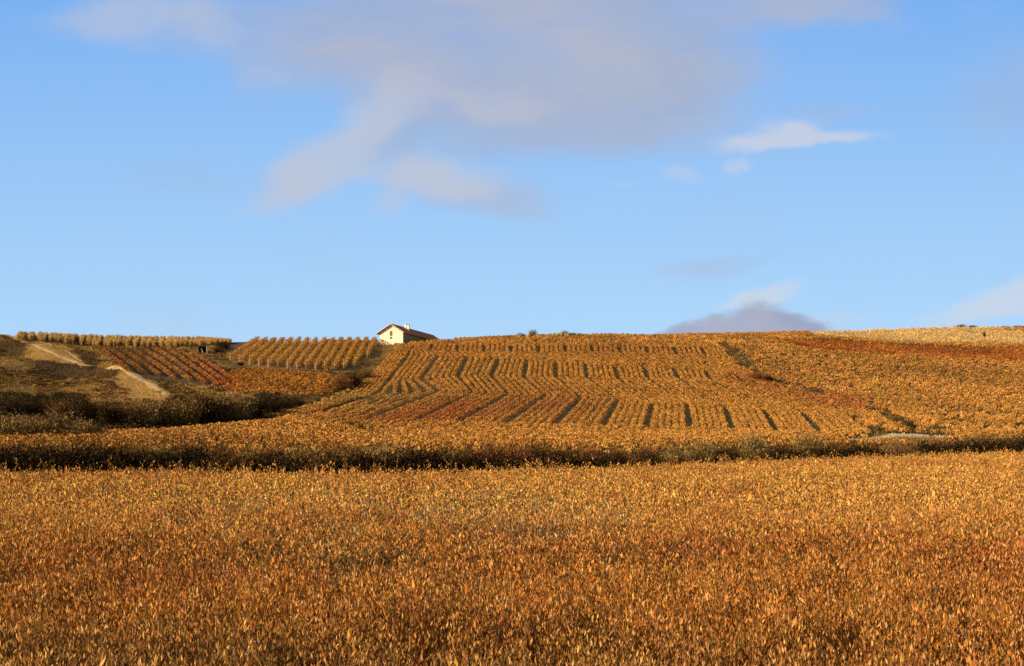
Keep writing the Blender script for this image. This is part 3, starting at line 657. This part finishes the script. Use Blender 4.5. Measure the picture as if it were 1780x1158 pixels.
# stones and grey bushes on the skyline
STONE = plain('limestone', (.27, .20, .12), .95, .3, 3)
def stone(u, w, h, label, Y=353.5, dz=.0):
    r = np.random.default_rng(int(u * 10)); import bmesh
    bm = bmesh.new(); bmesh.ops.create_icosphere(bm, subdivisions=2, radius=1)
    for v_ in bm.verts:
        f = 1 + .22 * math.sin(v_.co.x * 5 + u) + .16 * math.sin(v_.co.y * 7 + v_.co.z * 4 + u); v_.co *= f; v_.co.x *= w / 2; v_.co.y *= w / 2.4; v_.co.z *= h / 2
        v_.co += Vector(r.normal(0, .02, 3))
    m = bpy.data.meshes.new('rock'); bm.to_mesh(m); bm.free(); x = (u - U0) / F * Y
    o = link_mesh(m, 'rock', STONE); o.location = (x, Y, float(H(x, Y)) + h * .35 + dz); return tag(o, label, 'rock', 'rocks on the skyline')
stone(903, 1.1, 1.3, 'small pale rock at the left end of the skyline rocks', 348); stone(919, 1.5, 1.5, 'grey rock at the foot of the grey skyline bush', 348); stone(934, 1.0, 1.4, 'dark leaning rock right of the grey skyline bush', 348)
stone(962, 1.2, 1.4, 'bright rock left of the flat skyline rocks', 348); stone(973, 2.4, 1.5, 'flat brown rock on the middle skyline', 348); stone(985, 1.7, 1.3, 'second flat rock right of the brown skyline rock', 348)
def sky_bush(u, hp, wk, pal, label, Y=349): x = (u - U0) / F * Y; h = hp * .78 / F * Y; shrub(x, Y, h, h * wk * 1.15, pal, label, 'bushes among the skyline rocks', 0)
sky_bush(925, 17, 1.0, 'grey', 'round grey bush standing highest on the middle skyline'); sky_bush(907, 11, 1.4, 'grey', 'low grey bush left of the round one on the skyline')
sky_bush(982, 12, 1.2, 'grey', 'thin grey bush above the flat skyline rocks'); sky_bush(994, 9, 1.8, 'olive', 'low olive bush right of the flat skyline rocks'); sky_bush(1010, 7, 2.2, 'grey', 'lowest grey bush at the right end of the skyline rocks')
sky_bush(1670, 9, 2.2, 'olive', 'small olive bush on the right skyline', 427); sky_bush(1690, 6, 3.0, 'olive', 'flat olive bush right of the small one on the right skyline', 423)

# ------------------------------------------------------------------ farmhouse
def box(name, x0, x1, y0, y1, z0, z1, m, parent=None, bevel=0):
    vs = [(x0, y0, z0), (x1, y0, z0), (x1, y1, z0), (x0, y1, z0), (x0, y0, z1), (x1, y0, z1), (x1, y1, z1), (x0, y1, z1)]
    fs = [(0, 3, 2, 1), (4, 5, 6, 7), (0, 1, 5, 4), (1, 2, 6, 5), (2, 3, 7, 6), (3, 0, 4, 7)]
    me_ = bpy.data.meshes.new(name); me_.from_pydata(vs, [], fs); return link_mesh(me_, name, m, parent)
def solid(name, vs, fs, m, parent): me_ = bpy.data.meshes.new(name); me_.from_pydata(vs, [], fs); me_.update(); return link_mesh(me_, name, m, parent)
WALL = plain('cream_render', (.80, .67, .47), .9, .12, 1.2); WALL_SHADED = plain('shaded_render', (.33, .20, .085), .95, .3, 2.5); TILE = None
WOOD = plain('dark_wood', (.10, .055, .03), .7, .3, 6); MORT = plain('pale_verge', (.66, .58, .44), .9, .1, 3); LOUV = plain('brown_shutter', (.28, .17, .08), .7, .2, 5)
TILE, tt, tb = mat('roof_tiles', .85)
w1 = tt.nodes.new('ShaderNodeTexNoise'); w1.inputs['Scale'].default_value = 2.5; w1.inputs['Detail'].default_value = 8
to = tt.nodes.new('ShaderNodeTexCoord'); tt.links.new(to.outputs['Object'], w1.inputs['Vector'])
cr = tt.nodes.new('ShaderNodeValToRGB'); cr.color_ramp.elements[0].position = .35; cr.color_ramp.elements[0].color = (.42, .115, .030, 1); cr.color_ramp.elements[1].position = .65; cr.color_ramp.elements[1].color = (.68, .21, .06, 1)
tt.links.new(w1.outputs[0], cr.inputs[0]); tt.links.new(cr.outputs[0], tb.inputs['Base Color'])
HY = 334.0; HX = (680.5 - U0) / F * HY; HZ = (V0 - 593.5) / F * HY; yaw = -math.radians(13.5)
house = bpy.data.objects.new('farmhouse', None); C.objects.link(house); house.location = (HX, HY, HZ); house.rotation_euler = (0, 0, yaw)
tag(house, 'small cream farmhouse with long tiled gable roof on the crest', 'house')
hw, hl, eh, rh = 3.25, 38.0, 2.55, 4.55; sl = (rh - eh) / hw
# walls: gable front and long sides, one shell, 3 m of footing in the ground
solid('wall', [(-hw, 0, -3), (hw, 0, -3), (hw, 0, eh), (0, 0, rh), (-hw, 0, eh), (-hw, .35, -3), (hw, .35, -3), (hw, .35, eh), (0, .35, rh), (-hw, .35, eh)],
      [(0, 1, 2, 3, 4), (9, 8, 7, 6, 5), (0, 5, 6, 1), (1, 6, 7, 2), (2, 7, 8, 3), (3, 8, 9, 4), (4, 9, 5, 0)], WALL, house)
wr = box('wall', hw - .38, hw - .02, .352, 16, -3, eh - .05, WALL_SHADED, house); wr['label'] = 'long side wall coloured brown for its shade'  # brown here paints the shade on the side turned from the sun
wr2 = box('wall', hw - .6, hw - .3, 16.002, hl, -6, eh - .05, WALL_SHADED, house); wr2['label'] = 'far end of the long side wall, coloured brown for shade'
wl = box('wall', -hw + .02, -hw + .38, .352, hl, -6, eh - .05, WALL, house)
solid('wall', [(-hw + .38, hl, -6), (hw - .6, hl, -6), (hw - .6, hl, eh), (0, hl, rh - .1), (-hw + .38, hl, eh), (-hw + .38, hl - .3, -6), (hw - .6, hl - .3, -6), (hw - .6, hl - .3, eh), (0, hl - .3, rh - .1), (-hw + .38, hl - .3, eh)],
      [(4, 3, 2, 1, 0), (5, 6, 7, 8, 9), (0, 1, 6, 5), (1, 2, 7, 6), (2, 3, 8, 7), (3, 4, 9, 8), (4, 0, 5, 9)], WALL, house)
# roof: two pitches of half-round tile courses running down the slope
def pitch(s, oh):
    vs = []; fs = []; y0, y1 = -.75, hl + .4; ny = int((y1 - y0) / .07); e = hw + oh
    for k in range(ny + 1):
        y = y0 + (y1 - y0) * k / ny; b = .05 * abs(math.sin(k * .07 / .28 * math.pi))
        for x in (0.0, e * .33, e * .66, e): vs.append((s * x, y, rh + .12 - sl * x + b))
        vs.append((s * e, y, rh - .02 - sl * e)); vs.append((0, y, rh - .02))
    for k in range(ny):
        a_ = k * 6; b_ = a_ + 6
        for j in range(6): 
            f = (a_ + j, a_ + (j + 1) % 6, b_ + (j + 1) % 6, b_ + j); fs.append(f if s < 0 else f[::-1])
    fs.append(tuple(range(6))); fs.append(tuple(range(ny * 6 + 5, ny * 6 - 1, -1)))
    return vs, fs
roof = bpy.data.objects.new('roof', None)
v1, f1 = pitch(1, .45); v2, f2 = pitch(-1, .95); nv = len(v1)
roof = solid('roof', v1 + v2, f1 + [tuple(i + nv for i in f) for f in f2], TILE, house)
# verge boards along the front of the gable and ridge cap
def bar(name, p, q, wy, wz, m, parent):
    (x0, z0), (x1, z1), y = p, q, -.80
    vs = [(x0, y, z0), (x1, y, z1), (x1, y, z1 + wz), (x0, y, z0 + wz), (x0, y + wy, z0), (x1, y + wy, z1), (x1, y + wy, z1 + wz), (x0, y + wy, z0 + wz)]
    return solid(name, vs, [(0, 1, 2, 3), (7, 6, 5, 4), (0, 4, 5, 1), (3, 2, 6, 7), (0, 3, 7, 4), (1, 5, 6, 2)], m, parent)
bar('verge', (-(hw + .97), rh + .03 - sl * (hw + .97)), (0, rh + .03), .1, .14, MORT, roof); bar('verge', (0, rh + .03), (hw + .47, rh + .03 - sl * (hw + .47)), .1, .14, MORT, roof)
box('ridge_cap', -.14, .14, -.78, hl + .42, rh + .1, rh + .2, TILE, roof)
for x in (-3.4, -2.2, -1.1, 0, 1.1, 2.2, 3.1): box('rafter', x - .07, x + .07, -.7, -.002, rh - sl * abs(x) - .2, rh - sl * abs(x) - .04, WOOD, roof)
# gable window with slatted shutter, small vent under it
def louvre(name, x0, x1, z0, z1, m):
    fr = box(name, x0 - .07, x1 + .07, -.05, -.003, z0 - .07, z1 + .07, WOOD, house); k = int((z1 - z0) / .11)
    vs = []; fs = []
    for i in range(k):
        z = z0 + (z1 - z0) * (i + .1) / k; h = (z1 - z0) / k * .7; b = len(vs)
        vs += [(x0, -.10, z), (x1, -.10, z), (x1, -.055, z + h), (x0, -.055, z + h), (x0, -.052, z), (x1, -.052, z)]; fs += [(b, b + 1, b + 2, b + 3), (b, b + 4, b + 5, b + 1)]
    solid('slats', vs, fs, m, fr); return fr
louvre('window', -.42, .18, 1.55, 2.75, LOUV); louvre('vent', -.40, .12, .75, 1.15, LOUV)
# chimneys
def chimney(x, y, w, h, cap, label):
    zb = rh - sl * abs(x) - .3; c_ = box('chimney', x - w / 2, x + w / 2, y - w / 2, y + w / 2, zb, zb + h, WALL, roof); c_['label'] = label
    box('chimney_cap', x - w / 2 - .08, x + w / 2 + .08, y - w / 2 - .08, y + w / 2 + .08, zb + h + .002, zb + h + .12, WOOD if cap else MORT, c_)
chimney(1.75, 9.0, .62, 2.0, True, 'thicker chimney with dark shaded side'); chimney(.75, 9.6, .45, 1.55, False, 'thin pale chimney')

# small dark shelter among the left rows
x, y, z = hit(352, 614, 260); hut = bpy.data.objects.new('shelter', None); C.objects.link(hut); hut.location = (x, y, z - .1); hut.rotation_euler = (0, 0, .15)
tag(hut, 'tiny dark shelter with pale post below the left skyline vines', 'shelter')
BLK = plain('dark_interior', (.02, .016, .012), .8, .3, 5)  # near-black panels stand in for the unlit inside
box('unlit_inside_back', -.9, 1.0, .9, .98, -.2, 1.8, BLK, hut); box('unlit_inside_side', -.95, -.87, -.4, .98, -.2, 1.85, BLK, hut); box('roof', -1.1, 1.2, -.6, 1.15, 1.86, 1.98, WOOD, hut)
box('post', 1.0, 1.16, -.5, -.34, -.3, 1.84, POSTM, hut); d_ = box('door', -.10, .16, -.1, -.04, 0, 1.3, MORT, hut); d_.rotation_euler = (0, -.28, 0)

# ------------------------------------------------------------------ near field
def near_field():
    # shoots: density falls with distance, as the leaves seen get larger
    def sample(n, y0, y1):
        g0, g1 = .48 * y0 * y0 + 18 * y0, .48 * y1 * y1 + 18 * y1      # even cover of a strip .96 Y + 18 m wide
        a_ = rng.uniform(g0, g1, n); Y = (-18 + np.sqrt(324 + 1.92 * a_)) / .96; x = rng.uniform(-1, 1, n) * (.48 * Y + 9); return x, Y, U0 + F * x / Y
    Vs = []; Cs = []
    for (y0, y1, n, nl, ll, lw, hs, up) in [(8, 26, 33000, 36, .078, .023, .66, 2.2), (26, 48, 36000, 22, .100, .034, .58, 1.8), (48, 160, 80000, 13, .140, .058, .48, 1.4)]:
        X, Y, u = sample(n, y0, y1); yc = li(u, Yc_); m = Y < yc + 3; X, Y, u, yc = X[m], Y[m], u[m], yc[m]
        n = len(X); Z = H(X, Y); cl = fbm(X, Y, 3.2, 51); cl2 = fbm(X, Y, 11, 55)
        top = CAN * (.84 + .32 * cl) + (vnoise(X, Y, .42, 58) - .5) * .52 + (vnoise(X, Y, 1.1, 59) - .5) * .42 + (vnoise(X, Y, .25, 60) - .5) * .20 + rng.normal(0, .08, n) + (rng.random(n) < .05) * rng.uniform(.05, .38, n) + ((Y > yc - 12) & (rng.random(n) < .06)) * rng.uniform(.2, .85, n)
        # colours: gold far away, rust and brown in the middle, dry olive stalks nearest
        v = V0 - F * (Z + CAN) / Y
        c0 = GOLD * .95; c1 = np.array((.33, .128, .024)); c2 = np.array((.235, .108, .026))
        t1 = np.clip((v - 860) / 110, 0, 1)[:, None]; t2 = np.clip((v - 1075) / 90 + (cl2[:] - .5) * 1.2, 0, 1)[:, None]
        rt = np.clip((u - 900) / 900, 0, 1)[:, None]
        col = c0 * (1 - t1) + c1 * t1; col = col * (1 - t2 * (1 - .6 * rt)) + c2 * t2 * (1 - .6 * rt)
        pr = np.clip((fbm(X, Y, 5.5, 61) - .5) * 5, 0, 1)[:, None] * .6; col = col * (1 - pr) + np.array((.24, .072, .020)) * pr
        og = np.exp(-((u - 700) / 420) ** 2) * np.exp(-((v - 905) / 55) ** 2) * (fbm(X, Y, 3.0, 66) > .54); col = np.where((og > .35)[:, None] & (rng.random(n) < .38)[:, None], np.array((.21, .175, .08)), col)
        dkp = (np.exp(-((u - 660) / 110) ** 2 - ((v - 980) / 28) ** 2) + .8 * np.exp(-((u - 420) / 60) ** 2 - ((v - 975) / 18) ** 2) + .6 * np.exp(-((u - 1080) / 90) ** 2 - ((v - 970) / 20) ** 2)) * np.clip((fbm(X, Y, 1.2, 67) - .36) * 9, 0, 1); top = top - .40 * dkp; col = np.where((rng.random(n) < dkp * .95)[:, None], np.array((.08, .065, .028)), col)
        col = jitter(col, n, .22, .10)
        lean = rng.normal(0, .20, (n, 2)); k = n * nl; idx = np.repeat(np.arange(n), nl); s = np.tile((np.arange(nl) + .5) / nl, n) + rng.uniform(-.04, .04, k)
        hb = np.maximum(top - hs - .25, .05)
        zz = hb[idx] + (top - hb)[idx] * s
        p = np.stack([X[idx] + lean[idx, 0] * s ** 1.5 * hs + rng.normal(0, .05 + ll * .25, k), Y[idx] + lean[idx, 1] * s ** 1.5 * hs + rng.normal(0, .05 + ll * .25, k), Z[idx] + zz], -1)
        ax = unit(rng.normal(0, .62, (k, 3)) + np.stack([lean[idx, 0], lean[idx, 1], np.full(k, up)], -1))
        sz = rng.uniform(.6, 1.4, k); bigl = rng.random(k) < .03; sz[bigl] *= 1.6
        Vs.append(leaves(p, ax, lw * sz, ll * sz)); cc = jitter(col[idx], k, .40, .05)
        hi_ = (rng.random(k) < .025) | ((s > .86) & (rng.random(k) < .20)); cc[hi_] = np.array((.60, .32, .10)) * rng.uniform(.8, 1.1, (hi_.sum(), 1)); Cs.append(cc)
        if y0 < 48:   # stalks
            ns = n; b = np.stack([X, Y, Z], -1); ax2 = unit(np.stack([lean[:, 0] * .7, lean[:, 1] * .7, np.ones(ns)], -1)); Vs.append(leaves(b, ax2, np.full(ns, .016), top * 1.02)); Cs.append(jitter(np.tile(np.array((.34, .20, .08)), (ns, 1)), ns, .3))
    V = np.concatenate(Vs); c_ = np.concatenate(Cs)
    return quad_mesh('vine_leaves', V, c_)
nf = link_mesh(near_field(), 'vine_leaves', LEAF); tag(nf, 'dense rust and gold vine canopy filling the whole near field', 'vines', kind='stuff')
